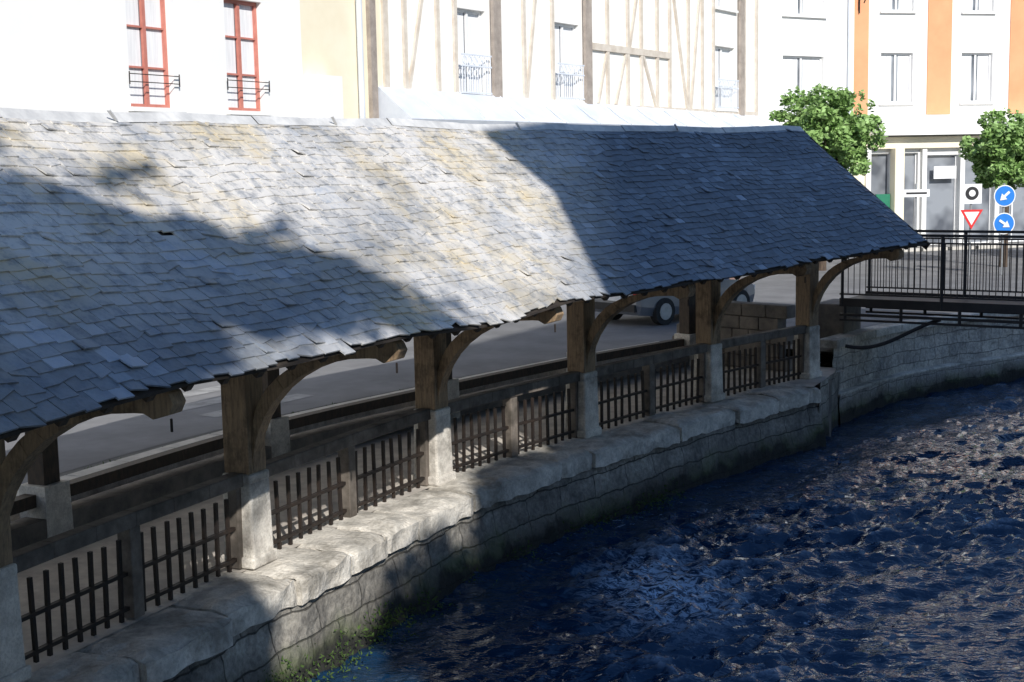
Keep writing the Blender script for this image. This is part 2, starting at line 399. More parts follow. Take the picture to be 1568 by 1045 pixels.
while L<L_at(SE):
    w=U(.75,1.35); L2=min(L+w,L_at(SE)); k+=1
    if L2-L<.3: break
    dz=U(-.018,.018); do=U(-.05,.05)
    def P(a,b,c):
        l=L+.008+(L2-L-.016)*a; o=.17+(-.92+do)*b; z=dz-.27+.27*c
        p=spt(l,o,z)
        e=min(a,1-a)*(L2-L); eb=(1-b)*.9
        if c==1: p.z-= .03*math.exp(-e/.04)+.06*math.exp(-eb/.07)*(1+nz(l*3,k,0))
        if b==1 and e<.06: p+=N3(0)*.025
        q=p*4; p+=Vector((nz(q.x,q.y,q.z),nz(q.x,q.y,q.z,1),nz(q.x,q.y,q.z,2)))*.045*(1 if b>.5 else .3)
        return p
    def grid(fn,na,nb):
        vs=[fn(i/na,j/nb) for i in range(na+1) for j in range(nb+1)]
        mb.add(vs,[(i*(nb+1)+j,(i+1)*(nb+1)+j,(i+1)*(nb+1)+j+1,i*(nb+1)+j+1) for i in range(na) for j in range(nb)],'curb')
    grid(lambda a,b:P(a,b,1),14,12); grid(lambda a,b:P(a,1,b),14,5); grid(lambda a,b:P(0,a,b),6,4); grid(lambda a,b:P(1,a,b),6,4); grid(lambda a,b:P(a,b,0),8,4)
    L=L2
mb.box(pt(6.98,-.22,-.72),T3(7),N3(7),Z,.24,.2,.7,'sill')
mb.obj('quay_coping',None)
def wall(name,fn,Ltot,z0,z1,mat,step=.12,off0=0,amp=.03):
    me=bpy.data.meshes.new(name); na=int(Ltot/step); nb=max(2,int((z1-z0)/step)); vs=[];uv=[]
    for i in range(na+1):
        for j in range(nb+1):
            l=Ltot*i/na; z=z0+(z1-z0)*j/nb; p,nn=fn(l,z); q=p*2.3
            p=p+nn*(amp*nz(q.x,q.y,q.z)+amp*.6*nz(q.x*4,q.y*4,q.z*4)); vs.append(p); uv.append((l,z))
    fs=[(i*(nb+1)+j,(i+1)*(nb+1)+j,(i+1)*(nb+1)+j+1,i*(nb+1)+j+1) for i in range(na) for j in range(nb)]
    me.from_pydata(vs,[],fs); ul=me.uv_layers.new(name='UVMap')
    for lp in me.loops: ul.data[lp.index].uv=uv[lp.vertex_index]
    me.materials.append(M[mat]); o=bpy.data.objects.new(name,me); scene.collection.objects.link(o); return o
def f1(l,z):
    L=l-6; o=-.66-.2*((-.25-z)/.9); p=spt(L,o,z); return p,-N3(max(0,s_at(max(0,L))))
wall('quay_wall',f1,6+L_at(SE),-1.5,-.24,'quay',.09,amp=.045)
cf=spt(L_at(SE),-.74,0)
def polyfn(path,batter=.0,zt=0):
    path=[Vector((p[0],p[1],0)) for p in path]; D=[0]
    for a,b in zip(path,path[1:]): D.append(D[-1]+(b-a).length)
    def fn(l,z):
        for i in range(len(path)-1):
            if l<=D[i+1]+1e-5 or i==len(path)-2:
                t=(l-D[i])/(D[i+1]-D[i]); p=path[i].lerp(path[i+1],t); d=(path[i+1]-path[i]).normalized(); nn=Vector((d.y,-d.x,0))
                return Vector((p.x,p.y,z))+nn*batter*(zt-z),nn
    return fn,D[-1]
fn,D=polyfn([(cf.x-.05,cf.y-.02),(5.9,25.0),(6.25,25.9)]); wall('quay_return_wall',fn,D,-1.5,.03,'quay')
Q2=[(6.1,25.9),(7.0,27.1),(8.0,28.2),(9.15,29.2),(11.5,30.8),(15,32.5),(20,34),(30,36),(60,39)]
fn,D=polyfn(Q2,.06,.3); wall('embankment_wall',fn,min(D,40),-1.5,.42,'quay2',.15,amp=.05)
fn,D=polyfn([(q[0]+.12,q[1]-.16) for q in Q2]); 
w=wall('embankment_plinth',fn,min(D,40),-1.5,-.5,'quay2',.15,amp=.04)
mb=MB()
fn2,D2=polyfn(Q2)
l=0
while l<36:
    l2=l+U(.8,1.2)
    a,n1=fn2(l+.005,0); b,n2=fn2(l2-.005,0)
    mb.prism([a+n1*.1+Z*.46,b+n2*.1+Z*.46,b-n2*.3+Z*.46,a-n1*.3+Z*.46],Z*.16,'curb')
    a,n1=fn(l+.005,0); b,n2=fn(min(l2,D)-.005,0)
    mb.prism([a+n1*.02-Z*.5,b+n2*.02-Z*.5,b-n2*.25-Z*.5,a-n1*.25-Z*.5],Z*.06,'curb'); l=l2
mb.obj('embankment_coping',None,bevel=.02)
mb=MB()
for c in range(50):
    cen,_=f1(U(4,19)+6,-1.0)
    if R()<.5: cen,_=f1(U(8.5,12.5)+6,U(-1,-.8))
    for k in range(70):
        p=cen+Vector((random.gauss(0,.16),random.gauss(0,.16),random.gauss(0,.08)))-N3(3)*.05
        d=Vector((U(-1,1),U(-1,1),U(-.6,1.2))).normalized()*U(.02,.06); e=Vector((U(-1,1),U(-1,1),U(-1,1))).normalized()*.014
        mb.add([p-e,p+e,p+d],[(0,1,2)],'moss',R())
for c in range(14):
    cen=pt(U(2.8,5),3.5,.31)
    for k in range(24):
        p=cen+Vector((random.gauss(0,.1),random.gauss(0,.06),0)); d=Vector((U(-.5,.5),U(-.5,.5),1)).normalized()*U(.04,.1); e=Vector((U(-1,1),U(-1,1),0)).normalized()*.015
        mb.add([p-e,p+e,p+d],[(0,1,2)],'moss',R())
mb.obj('wall_weeds')
# ---------------------------------------------------------------- ground
back=[pt(7.3*i/30,3.3,0) for i in range(31)]
bk=[(p.x,p.y) for p in back]
e0=pt(0,3.3,0)-T3(0)*6
ring=[(-700,-3),(-9.2,-3),(e0.x,e0.y)]+bk+[(6.1,26.0)]+[(q[0],q[1]+.05) for q in Q2[1:]]+[(700,60),(700,900),(-700,900)]
def sheet(name,ring,z,mat):
    bm=bmesh.new(); vs=[bm.verts.new((x,y,z)) for x,y in ring]; f=bm.faces.new(vs)
    bmesh.ops.triangulate(bm,faces=[f]); bmesh.ops.recalc_face_normals(bm,faces=bm.faces)
    for f in bm.faces:
        if f.normal.z<0: f.normal_flip()
    me=bpy.data.meshes.new(name); bm.to_mesh(me); bm.free(); me.materials.append(M[mat]); o=bpy.data.objects.new(name,me); scene.collection.objects.link(o); return o
g1=sheet('ground',ring,.3,'ground')
pe=[pt(6.7,-.7,0),pt(7.25,-.25,0),pt(7.3,3.3,0),pt(6.7,3.3,0)]
o=sheet('quay_end_paving',[(pe[0].x,pe[0].y),(5.88,25.0),(6.2,25.9)]+[(p.x,p.y) for p in pe[2:]],.002,'floor')
RB=[(5.3,-3),(5.4,3),(6.6,8),(9,14),(12.8,18.5),(18,23),(28,28),(60,33)]
g2=sheet('ground_right_bank',[(-700,-3)]+RB+[(700,33),(700,-700),(-700,-700)],.3,'ground')
fnr,Dr=polyfn([(p[0],p[1]) for p in RB[::-1]]); wall('right_quay_wall',fnr,Dr,-1.5,.3,'quay2',.3)
sheet('river_bed',[(-40,-3),(60,-3),(60,60),(-40,60)],-1.9,'ground')
# ---------------------------------------------------------------- river surface mesh
def ridge(v): return 1-2*abs(v)*1.6
def waterz(x,y):
    a=.4; u=x*math.cos(a)+y*math.sin(a); v=-x*math.sin(a)+y*math.cos(a)
    am=.75+.7*nz(x*.25,y*.25,9)
    fo=math.exp(-((x-1.8)**2+(.6*(y-15.7))**2)/1.2)
    w=.25*nz(u*.7,v*.7,7)
    z=.07*nz(u*.9,v*1.6+w,0)+.034*ridge(nz(u*1.7+5+w,v*3.6,1))+.022*ridge(nz(u*3.6,v*7.5,2))+.01*nz(u*8,v*14,3)
    return z*(max(.4,am)+.7*fo)*1.4
vs=[];fs=[];cr=[]
ys=[];y=6.0
while y<42: ys.append(y); y+=.0045*y
NX=330
for yy in ys:
    xa,xb=-.42*yy-2,.42*yy+4
    for i in range(NX+1):
        x=xa+(xb-xa)*i/NX; h=waterz(x,yy); vs.append((x,yy,-1.06+h)); cr.append(max(0,min(1,(h-.02)/.13)))
for j in range(len(ys)-1):
    for i in range(NX):
        a=j*(NX+1)+i; fs.append((a,a+1,a+NX+2,a+NX+1))
b=len(vs)
def q4(pts): 
    global b
    vs.extend([(x,y,-1.03) for x,y in pts]); cr.extend([0]*4); fs.append((b,b+1,b+2,b+3)); b+=4
y0,y1=ys[0],ys[-1]
q4([(-12,-30),(12,-30),(.42*y0+4,y0),(-.42*y0-2,y0)])
q4([(12,-30),(70,-30),(.42*y1+4,y1),(.42*y0+4,y0)])
q4([(.42*y1+4,y1),(70,-30),(90,y1),(.42*y1+4,y1+.1)])
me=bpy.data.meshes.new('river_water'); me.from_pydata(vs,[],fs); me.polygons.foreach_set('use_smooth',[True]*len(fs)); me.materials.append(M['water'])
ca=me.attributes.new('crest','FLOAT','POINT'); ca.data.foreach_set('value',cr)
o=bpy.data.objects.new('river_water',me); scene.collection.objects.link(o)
# ---------------------------------------------------------------- road
rd=[]
for i in range(0,31):
    p=pt(7.3*i/30,3.9,0); rd.append((p.x,p.y))
e1=pt(0,3.9,0)-T3(0)*6
FA=Vector((-2.9,32.5)); DL=Vector((.47,.883)); DH=Vector((.54,.8417)); NL=Vector((.883,-.47)); NH=Vector((.8417,-.54))
FB=FA+DH*23.2
DW=Vector((.85,.527)).normalized(); FC=FB+DW*4.3; DO=Vector((.97,.243)).normalized(); NO=Vector((DO.y,-DO.x)); NW=Vector((DW.y,-DW.x))
ring=[(e1.x,e1.y)]+rd+[(7,28.2),(11.5,32),(20,35.4),(60,40.5),(60,50)]
for p in (FC+DO*20+NO*2,FC+DO*1+NO*2,FB+NW*1.8+DW*.5,FA+NH*1.6,FA-DL*26+NL*1.6): ring.append((p.x,p.y))
sheet('street_road',ring,.304,'asphalt')
mb=MB()
pv=[FA-DL*26,FA,FB,FC,FC+DO*40]; nv=[NL,NH,NW,NO,NO]
for k in range(4):
    d=(pv[k+1]-pv[k]); m=max(1,int(d.length/1.2))
    for i in range(m):
        a=pv[k].lerp(pv[k+1],i/m); b2=pv[k].lerp(pv[k+1],(i+1)/m-.004); na=nv[k].lerp(nv[k+1],i/m); nb_=nv[k].lerp(nv[k+1],(i+1)/m)
        mb.prism([(a.x,a.y,.36),(b2.x,b2.y,.36),((b2+nb_*1.55).x,(b2+nb_*1.55).y,.36),((a+na*1.55).x,(a+na*1.55).y,.36)],Z*.12,'pave')
        mb.prism([((a+na*1.552).x,(a+na*1.552).y,.36),((b2+nb_*1.552).x,(b2+nb_*1.552).y,.36),((b2+nb_*1.7).x,(b2+nb_*1.7).y,.36),((a+na*1.7).x,(a+na*1.7).y,.36)],Z*.13,'granite')
mb.obj('pavement')
mb=MB()
for k in range(5):
    c=pt(4.2,4.6+k*.9,.309); t=T3(4.2)
    mb.add([c,c+t*2.2,c+t*2.2+N3(4.2)*.4,c+N3(4.2)*.4],[(0,1,2,3)],'paint')
mb.obj('road_marking')
# ---------------------------------------------------------------- buildings
def facade(parent,name,O,d,L,z0,z1,ops,mat,depth=8,frame='whitef',roofm='tiles',rh=2.5,closed=True,cwf=.44):
    n=Vector((d.y,-d.x)); 
    def W(u,z,o=0): p=O+d*u+n*o; return Vector((p.x,p.y,z))
    mb=MB(); us=sorted({0,L}|{o[0] for o in ops}|{o[1] for o in ops}); zs=sorted({z0,z1}|{o[2] for o in ops}|{o[3] for o in ops})
    for a,b in zip(us,us[1:]):
        for c,e in zip(zs,zs[1:]):
            um,zm=(a+b)/2,(c+e)/2
            if any(o[0]<um<o[1] and o[2]<zm<o[3] for o in ops): continue
            mb.add([W(a,c),W(b,c),W(b,e),W(a,e)],[(0,1,2,3)],mat)
    r=.22
    for o in ops:
        a,b,c,e=o[:4]
        for q in ([W(a,c),W(a,c,-r),W(a,e,-r),W(a,e)],[W(b,c),W(b,c,-r),W(b,e,-r),W(b,e)],[W(a,c),W(b,c),W(b,c,-r),W(a,c,-r)],[W(a,e),W(b,e),W(b,e,-r),W(a,e,-r)]): mb.add(q,[(0,1,2,3)],mat)
    if closed:
        mb.add([W(0,z0),W(0,z1),W(0,z1,-depth),W(0,z0,-depth)],[(0,1,2,3)],mat); mb.add([W(L,z0),W(L,z1),W(L,z1,-depth),W(L,z0,-depth)],[(0,1,2,3)],mat)
        mb.add([W(0,z0,-depth),W(L,z0,-depth),W(L,z1,-depth),W(0,z1,-depth)],[(0,1,2,3)],mat)
    mb.obj('walls',parent)
    mb=MB(); D3=Vector((d.x,d.y,0)); n3=Vector((n.x,n.y,0))
    for o in ops:
        a,b,c,e=o[:4]; kind=o[4] if len(o)>4 else 'w'; fm={'r':'redf'}.get(kind,frame)
        mb.add([W(a,c,-.19),W(b,c,-.19),W(b,e,-.19),W(a,e,-.19)],[(0,1,2,3)],'glass')
        if kind in('r','w'):
            cw=(b-a)*cwf
            for x in ((a+.06,a+cw*(.75 if cwf<.4 else 1)),(b-cw,b-.06)): mb.add([W(x[0],c+.05,-.187),W(x[1],c+.05,-.187),W(x[1],e-.05,-.187),W(x[0],e-.05,-.187)],[(0,1,2,3)],'curtain')
        fw=.07 if kind!='s' else .05
        for x in (a+fw/2,b-fw/2): mb.box(W(x,(c+e)/2,-.16),D3,n3,Z,fw/2,.03,(e-c)/2,fm)
        if kind!='s' or b-a>1.5: mb.box(W((a+b)/2,(c+e)/2,-.155),D3,n3,Z,fw*.6,.03,(e-c)/2,fm)
        for z in (c+fw/2,e-fw/2): mb.box(W((a+b)/2,z,-.158),D3,n3,Z,(b-a)/2,.03,fw/2,fm)
        if kind=='r':
            for k in(1,2): mb.box(W((a+b)/2,c+(e-c)*k/3,-.157),D3,n3,Z,(b-a)/2,.02,.018,fm)
        if kind in('r','w'): mb.box(W((a+b)/2,c-.04,.03),D3,n3,Z,(b-a)/2+.08,.09,.04,'white')
    mb.obj('windows',parent)
    mb=MB(); 
    R1=[W(-.2,z1,.35),W(L+.2,z1,.35),W(L+.2,z1+rh,-depth/2),W(-.2,z1+rh,-depth/2)]; R2=[W(-.2,z1,-depth-.35),W(L+.2,z1,-depth-.35),W(L+.2,z1+rh,-depth/2),W(-.2,z1+rh,-depth/2)]
    mb.add(R1,[(0,1,2,3)],roofm); mb.add(R2,[(0,1,2,3)],roofm); mb.add([R1[0],R1[3],R2[0]],[(0,1,2)],mat); mb.add([R1[1],R1[2],R2[1]],[(0,1,2)],mat)
    mb.obj('roof',parent)
    return W,D3,n3
b1=empty('white_house'); O1=FA-DL*26; 
ops=[]
for c in (-7.72,-5.0,-14.5,-17.2,-20.8):
    for zb,zt in((5.15,7.35),(8.5,10.3)): ops.append((26+c-.59,26+c+.59,zb,zt,'r'))
    ops.append((26+c-.7,26+c+.7,.9 if c!=-14.5 else .42,3.3,'w'))
W,D3,n3=facade(b1,'w',O1,DL,22.9,.3,11.5,ops,'white')
mb=MB()
for c in (-7.72,-5.0,-14.5,-17.2):
    for z in(5.6,5.74): mb.beam(W(26+c-.66,z,.07),W(26+c+.66,z,.07),.016,.016,'iron')
    for k in(-.66,.66): mb.beam(W(26+c+k,5.55,.07),W(26+c+k,5.78,.07),.018,.018,'iron')
mb.obj('window_guards',b1)
mb=MB(); mb.box(W(11.4,3.95,.05),D3,n3,Z,11.4,.06,.12,'white'); mb.obj('string_course',b1)
b2=empty('cream_house'); W,D3,n3=facade(b2,'c',O1+DL*22.9,DL,3.1,.3,11,[(.6,2.3,.5,3.2,'s')],'cream')
mb=MB(); mb.box(W(.45,5.2,.2),D3,n3,Z,.42,.22,.75,'white'); mb.cyl(W(2.05,.3,.12),W(2.05,11,.12),.07,.07,'zinc'); mb.box(W(2.62,5.6,.05),D3,n3,Z,.12,.06,5.3,'timberd'); mb.obj('downpipe',b2)
mb=MB(); mb.box(W(1.2,4.6,.1),D3,n3,Z,1.4,.12,.1,'zinc'); mb.obj('ledge',b2)
b3=empty('half_timbered_house')
bal=[(3.1,4.38),(7.85,9.25),(18.7,20.4)]
ops=[(a,b,5.75,7.9,'w') for a,b in bal]+[(a,b,9.2,11,'w') for a,b in bal]+[(x,x+2.2,.5,3.4,'s') for x in (1,4.5,8.5,12,15.5,19)]
W,D3,n3=facade(b3,'h',FA,DH,22.4,.3,12.5,ops,'infill')
mb=MB()
def V(u,za,zb,w=.13,m='timber',o=.03): mb.box(W(u,(za+zb)/2,o),D3,n3,Z,w/2,.05,(zb-za)/2,m)
def Hh(ua,ub,z,w=.16,m='timber'): mb.box(W((ua+ub)/2,z,.034),D3,n3,Z,(ub-ua)/2,.055,w/2,m)
def DG(ua,za,ub,zb,w=.1): mb.beam(W(ua,za,.028),W(ub,zb,.028),.09,w,'timber',up=n3.cross(Vector((W(ub,zb)-W(ua,za))).normalized()))
for u in (.1,22.3): V(u,.3,12.4,.18)
for u in (.86,2.2,2.95,6.2,7.7,10.9,12.2,13.1,14.2,15.1,16.5,17.6,18.5,21.2): V(u,5.6,12.4)
for u in (4.75,9.6,20.8): V(u,.3,12.4,.36,'timberd',.1)
Hh(0,22.4,5.62,.16); Hh(0,22.4,11.4,.2)
Hh(9.9,15.1,7.35,.2)
for a,c,b_,e in [(1.75,8.6,.95,5.7),(6.9,8.9,6.3,5.7),(10.9,7.3,10.3,5.7),(13.2,7.3,14.1,5.7),(13.0,9.6,12.3,7.4),(15.3,9.6,16.4,5.7),(17.4,9.6,16.7,5.7),(11.4,5.7,12.1,7.3)]: DG(a,c,b_,e)
mb.obj('timber_frame',b3)
mb=MB()
for a,b in bal:
    zt=6.75
    for z in (5.8,zt-.28,zt): mb.beam(W(a-.05,z,.14),W(b+.05,z,.14),.03,.04,'zinc')
    m=int((b-a)/.11)
    for k in range(m+1): u=a+(b-a)*k/m; mb.beam(W(u,5.8,.14),W(u,zt,.14),.02,.02,'zinc')
    for k in range(int((b-a)/.22)):
        u=a+.11+k*.22
        for t in range(8):
            t0,t1=t*math.pi/4,(t+1)*math.pi/4
            mb.beam(W(u+.09*math.cos(t0),zt-.14+.1*math.sin(t0),.14),W(u+.09*math.cos(t1),zt-.14+.1*math.sin(t1),.14),.02,.02,'zinc')
mb.obj('balcony_railings',b3)
mb=MB()
a=[W(-.3,z,o) for z,o in [(4.95,.0),(4.95,1.0),(5.06,1.05),(5.82,.1),(5.82,.0)]]; b_=[W(22.9,z,o) for z,o in [(4.95,.0),(4.95,.95),(5.05,1.0),(5.55,.1),(5.55,.0)]]; k=5
mb.add(a+b_,[tuple(range(k)),tuple(range(k,2*k))]+[(i,(i+1)%k,k+(i+1)%k,k+i) for i in range(k)],'zinc')
for i in range(12):
    u=1+i*1.9; f=u/22.9; mb.beam(W(u,5.07,1.03),W(u,5.83-.27*f,.1),.03,.03,'zinc')
mb.obj('shop_canopy',b3)
b4=empty('white_building')
W,D3,n3=facade(b4,'x',FB-DH*.6,DW,4.9,.3,14,[(1.2,3.3,5.6,7.8,'w'),(1.2,3.3,9.3,11.4,'w'),(.8,3.9,.5,3.6,'s')],'white')
mb=MB(); mb.cyl(W(4.55,.3,.1),W(4.55,13.5,.1),.06,.06,'zinc'); mb.obj('downpipe',b4)
b5=empty('terracotta_building')
ops=[]
for x in (1.4,4.95,8.6,12.1,15.6): ops+=[(x,x+1.4,6.06,8.0,'w'),(x,x+1.4,9.6,11.5,'w')]
ops+=[(.95,1.9,.4,4.1,'s'),(2.15,3.1,.4,4.1,'s'),(3.5,4.9,.4,4.0,'s'),(5.1,6.5,.4,4.0,'s'),(6.7,8.3,.4,4.0,'s'),(9,11.4,.4,4.0,'s'),(12,15,.4,4.0,'s')]
W,D3,n3=facade(b5,'o',FC+DO*.02,DO,19,.3,14,ops,'white',cwf=.4)
mb=MB()
for a,b in ((0,.84),(3.42,4.47),(7.1,8.1),(10.7,11.6),(14.2,15.2)):
    mb.box(W((a+b)/2,9.75,.02),D3,n3,Z,(b-a)/2,.03,4.15,'terra')
mb.box(W(.42,2.9,.02),D3,n3,Z,.42,.03,2.5,'cream')
mb.obj('render_panels',b5)
mb=MB(); mb.box(W(9.9,5.15,.35),D3,n3,Z,9.0,.4,.36,'white'); mb.box(W(9.9,4.5,.12),D3,n3,Z,9.0,.14,.22,'cream')
for u in (.85,2.02,3.3,5.0,6.6,8.5,11.7): mb.box(W(u,2.3,.08),D3,n3,Z,.1,.1,2.0,'white')
mb.box(W(2.02,2.3,.3),D3,n3,Z,.2,.2,1.99,'cream')
for u in(4.25,7.45): mb.box(W(u,3.3,.1),D3,n3,Z,.5,.02,.25,'signwhite')
mb.box(W(1.5,1.6,.12),D3,n3,Z,.3,.05,.9,'green')
mb.obj('shop_front',b5)
mb=MB()
pts=[(0,0),(.25,.12),(.5,.1),(.6,-.05),(.5,-.2),(.35,-.1)]
for (a,c),(b_,e) in zip(pts,pts[1:]): mb.beam(W(7.9,7.0+c,.1+a),W(7.9,7.0+e,.1+b_),.03,.04,'redf')
mb.beam(W(7.9,6.6,.12),W(7.9,7.3,.12),.04,.04,'redf'); mb.box(W(7.9,6.6,.55),D3,n3,Z,.04,.22,.2,'redf')
pts=[(0,0),(.2,.3),(.45,.25),(.5,0),(.35,-.15)]
for (a,c),(b_,e) in zip(pts,pts[1:]): mb.beam(W(.4,10+c,.1+a),W(.4,10+e,.1+b_),.03,.04,'iron')
mb.beam(W(.4,9.5,.1),W(.4,10.4,.1),.04,.04,'iron'); mb.obj('hanging_brackets',b5)
# ---------------------------------------------------------------- trees
def leaves(mb,cen,rad,n,size,shell=.5,mat='leaf'):
    for _ in range(n):
        v=Vector((random.gauss(0,1),random.gauss(0,1),random.gauss(0,1))).normalized()*(shell+(1-shell)*R()**.6)
        p=Vector((cen[0]+v.x*rad[0],cen[1]+v.y*rad[1],cen[2]+v.z*rad[2]))
        a=Vector((U(-1,1),U(-1,1),U(-.6,.6))).normalized(); c=a.cross(Vector((U(-1,1),U(-1,1),U(-1,1)))).normalized()
        sz=size*U(.6,1.3); q=[p-a*sz,p-c*sz*.55+a*sz*.1,p+a*sz,p+c*sz*.55]
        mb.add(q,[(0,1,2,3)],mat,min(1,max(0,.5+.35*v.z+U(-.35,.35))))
def street_tree(x,y,zc,rx,rz,seed):
    random.seed(seed); t=empty('street_tree'); mb=MB()
    p0=Vector((x,y,.3)); p1=Vector((x+.05,y,zc-rz*.6)); mb.cyl(p0,p1,.13,.09,'bark')
    for k in range(7):
        a=k*.9; d=Vector((math.cos(a)*rx*.6,math.sin(a)*rx*.6,rz*U(.5,1.1))); mb.cyl(p1-Z*.1,p1+d,.06,.02,'bark',6)
    mb.obj('trunk',t)
    mb=MB()
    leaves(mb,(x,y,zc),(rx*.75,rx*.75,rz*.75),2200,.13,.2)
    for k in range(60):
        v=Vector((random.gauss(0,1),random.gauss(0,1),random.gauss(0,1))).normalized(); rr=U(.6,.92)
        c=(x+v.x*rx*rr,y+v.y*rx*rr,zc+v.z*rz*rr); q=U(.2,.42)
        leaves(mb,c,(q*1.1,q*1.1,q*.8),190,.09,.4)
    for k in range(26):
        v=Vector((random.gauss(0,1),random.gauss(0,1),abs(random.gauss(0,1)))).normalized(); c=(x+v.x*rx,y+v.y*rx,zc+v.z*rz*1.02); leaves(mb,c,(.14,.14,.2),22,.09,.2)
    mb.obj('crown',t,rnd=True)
street_tree(10.25,45,4.62,1.85,1.68,3); street_tree(16.2,45,4.0,1.35,1.25,5); street_tree(21,44.5,4.3,1.7,1.5,6)
random.seed(11)
t=empty('plane_tree'); mb=MB()
mb.cyl((.5,-6,.3),(.6,-6,7),.35,.25,'bark',12)
for d in ((-2.5,-6,11),(1.5,-6,12.5),(2.5,-6.3,13),(4.2,-6,14.9),(-.5,-6.5,13.5)): mb.cyl((.6,-6,6.8),d,.12,.03,'bark',8)
mb.obj('trunk',t); mb=MB()
for (x,z,rx,rz,n) in [(-2.6,11,2.4,3.6,2600),(-.5,13.1,2.1,1.9,2000),(1.6,13.2,1.35,1.8,1500),(.9,10.8,1.8,2.0,1900),(1.8,8.9,2.1,2.4,2000),(-2,7.5,2,2,1000),(2.5,11.3,.95,1.4,900),(3.0,14.6,1.1,.62,430),(4.2,14.98,.9,.38,230),(5.2,15.15,.6,.22,90),(1.0,15.3,.35,.3,30),(2.2,15.5,.35,.25,26),(3.7,15.7,.3,.2,18),(-.4,15.3,.4,.3,30)]:
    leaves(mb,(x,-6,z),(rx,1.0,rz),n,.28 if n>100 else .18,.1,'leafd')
mb.obj('crown',t,rnd=True)
t=empty('plane_tree'); mb=MB()  # second tree, added out of view to shade the quay wall and coping
mb.cyl((7.0,-6,.3),(7.0,-6,9),.3,.2,'bark',12)
for d in ((6,-6,12),(8,-6,13),(8.2,-6,14.6)): mb.cyl((7,-6,8.8),d,.1,.03,'bark',8)
mb.obj('trunk',t); mb=MB()
for (x,z,rx,rz,n) in [(7.0,11.7,2.25,2.6,3200),(7.95,14.7,1.3,1.4,1900),(6.9,8.6,2.2,2.2,1500),(9,12,1.5,2.5,1000),(8.6,14,1.2,1.8,900)]:
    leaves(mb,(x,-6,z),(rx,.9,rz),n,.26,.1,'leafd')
mb.obj('crown',t,rnd=True)
random.seed(12)
b6=empty('gabled_house'); mb=MB()
x0,x1,ya,yb=5.8,25,-4,2; ze=14.1; rx=15.2; rz=23.3; sh=5.2
def G(x,y,z): return (x+sh*(yb-y)/(yb-ya),y,z)
for y in (ya,yb):
    mb.add([G(x0,y,.3),G(x1,y,.3),G(x1,y,ze+1),G(rx,y,rz-.2),G(x0,y,ze+1.2)],[(0,1,2,3,4)],'tiles')
mb.add([G(x0,ya,.3),G(x0,yb,.3),G(x0,yb,ze+1.2),G(x0,ya,ze+1.2)],[(0,1,2,3)],'tiles'); mb.add([G(x1,ya,.3),G(x1,yb,.3),G(x1,yb,ze+1),G(x1,ya,ze+1)],[(0,1,2,3)],'tiles')
mb.obj('walls',b6)
mb=MB()
mb.prism([(x0,yb+.0,14.15),(6.1,yb,14.1),(5.0,yb,15.45),(5.0,yb,15.6),(rx,yb,rz+.2),(25.8,yb,15.5),(25.8,yb,15.2),(rx,yb,rz-.15),(x0+.5,yb,15.6)],(0,.02,0),'tiles')
for s_,(xe,zz) in ((0,(5.0,15.5)),(1,(25.8,15.3))):
    mb.add([G(xe,ya,zz),G(xe,yb+.01,zz),G(rx,yb+.01,rz+.15),G(rx,ya,rz+.15)],[(0,1,2,3)],'tiles')
mb.obj('roof',b6)
mb=MB()
for zf in (1.2,4.4,7.6,10.8):
    for xx in (7.5,10.5,13.5,16.5,19.5,22.5):
        mb.box((xx,yb+.03,zf+.9),(1,0,0),(0,1,0),Z,.5,.03,.85,'glass'); 
        for e in(-.53,.53): mb.box((xx+e,yb+.05,zf+.9),(1,0,0),(0,1,0),Z,.04,.05,.9,'whitef')
        mb.box((xx,yb+.07,zf),(1,0,0),(0,1,0),Z,.62,.07,.05,'stone'); mb.box((xx,yb+.05,zf+.9),(1,0,0),(0,1,0),Z,.03,.05,.85,'whitef')
mb.obj('windows',b6)
# ---------------------------------------------------------------- footbridge
br=empty('footbridge')
A=Vector((6.35,26.35,0)); Bv=Vector((15.6,20.2,0)); dd=(Bv-A).normalized(); sd=Vector((dd.y,-dd.x,0))
Lb=(Bv-A).length; mb=MB()
def BP(u,o,z): return A+dd*u+sd*o+Z*z
mb.beam(BP(0,-.75,1.22),BP(Lb,-.75,1.22),1.5,.06,'steel')
for o in(0,-1.5):
    mb.beam(BP(0,o,1.22),BP(Lb,o,1.22),.07,.16,'steel'); mb.beam(BP(.0,o,.98),BP(Lb,o,.98),.06,.05,'steel'); mb.beam(BP(.0,o,.88),BP(Lb,o,.88),.05,.04,'steel')
    m=int(Lb/1.1)
    for k in range(m+1): u=.1+k*(Lb-.2)/m; mb.beam(BP(u,o,.86),BP(u,o,1.15),.05,.05,'steel')
mb.obj('deck',br)
mb=MB()
for o in(.02,-1.52):
    mb.beam(BP(-.2,o,2.52),BP(Lb,o,2.52),.06,.05,'steel'); mb.beam(BP(-.2,o,2.38),BP(Lb,o,2.38),.03,.03,'steel'); mb.beam(BP(0,o,1.38),BP(Lb,o,1.38),.04,.03,'steel')
    m=int(Lb/.115)
    for k in range(m): u=.05+k*.115; mb.beam(BP(u,o,1.38),BP(u,o,2.38),.014,.014,'steel')
    for k in range(int(Lb/1.9)+1): u=.05+k*1.9; mb.beam(BP(u,o,1.15),BP(u,o,2.54),.05,.05,'steel')
mb.obj('railings',br)
mb=MB(); mb.box(BP(-.4,-1.0,.62),dd,sd,Z,.3,.5,.5,'sill'); mb.obj('abutment',br,bevel=.02)
mb=MB(); pr=None
for k in range(13):
    t_=k/12; p=Vector((6.3,25.7,.45))+ (Vector((8.0,25.4,.95))-Vector((6.3,25.7,.45)))*t_ - Z*.28*math.sin(math.pi*t_)*(1-t_)
    if pr is not None: mb.cyl(pr,p,.035,.035,'steel',8)
    pr=p
mb.obj('pipe',br)
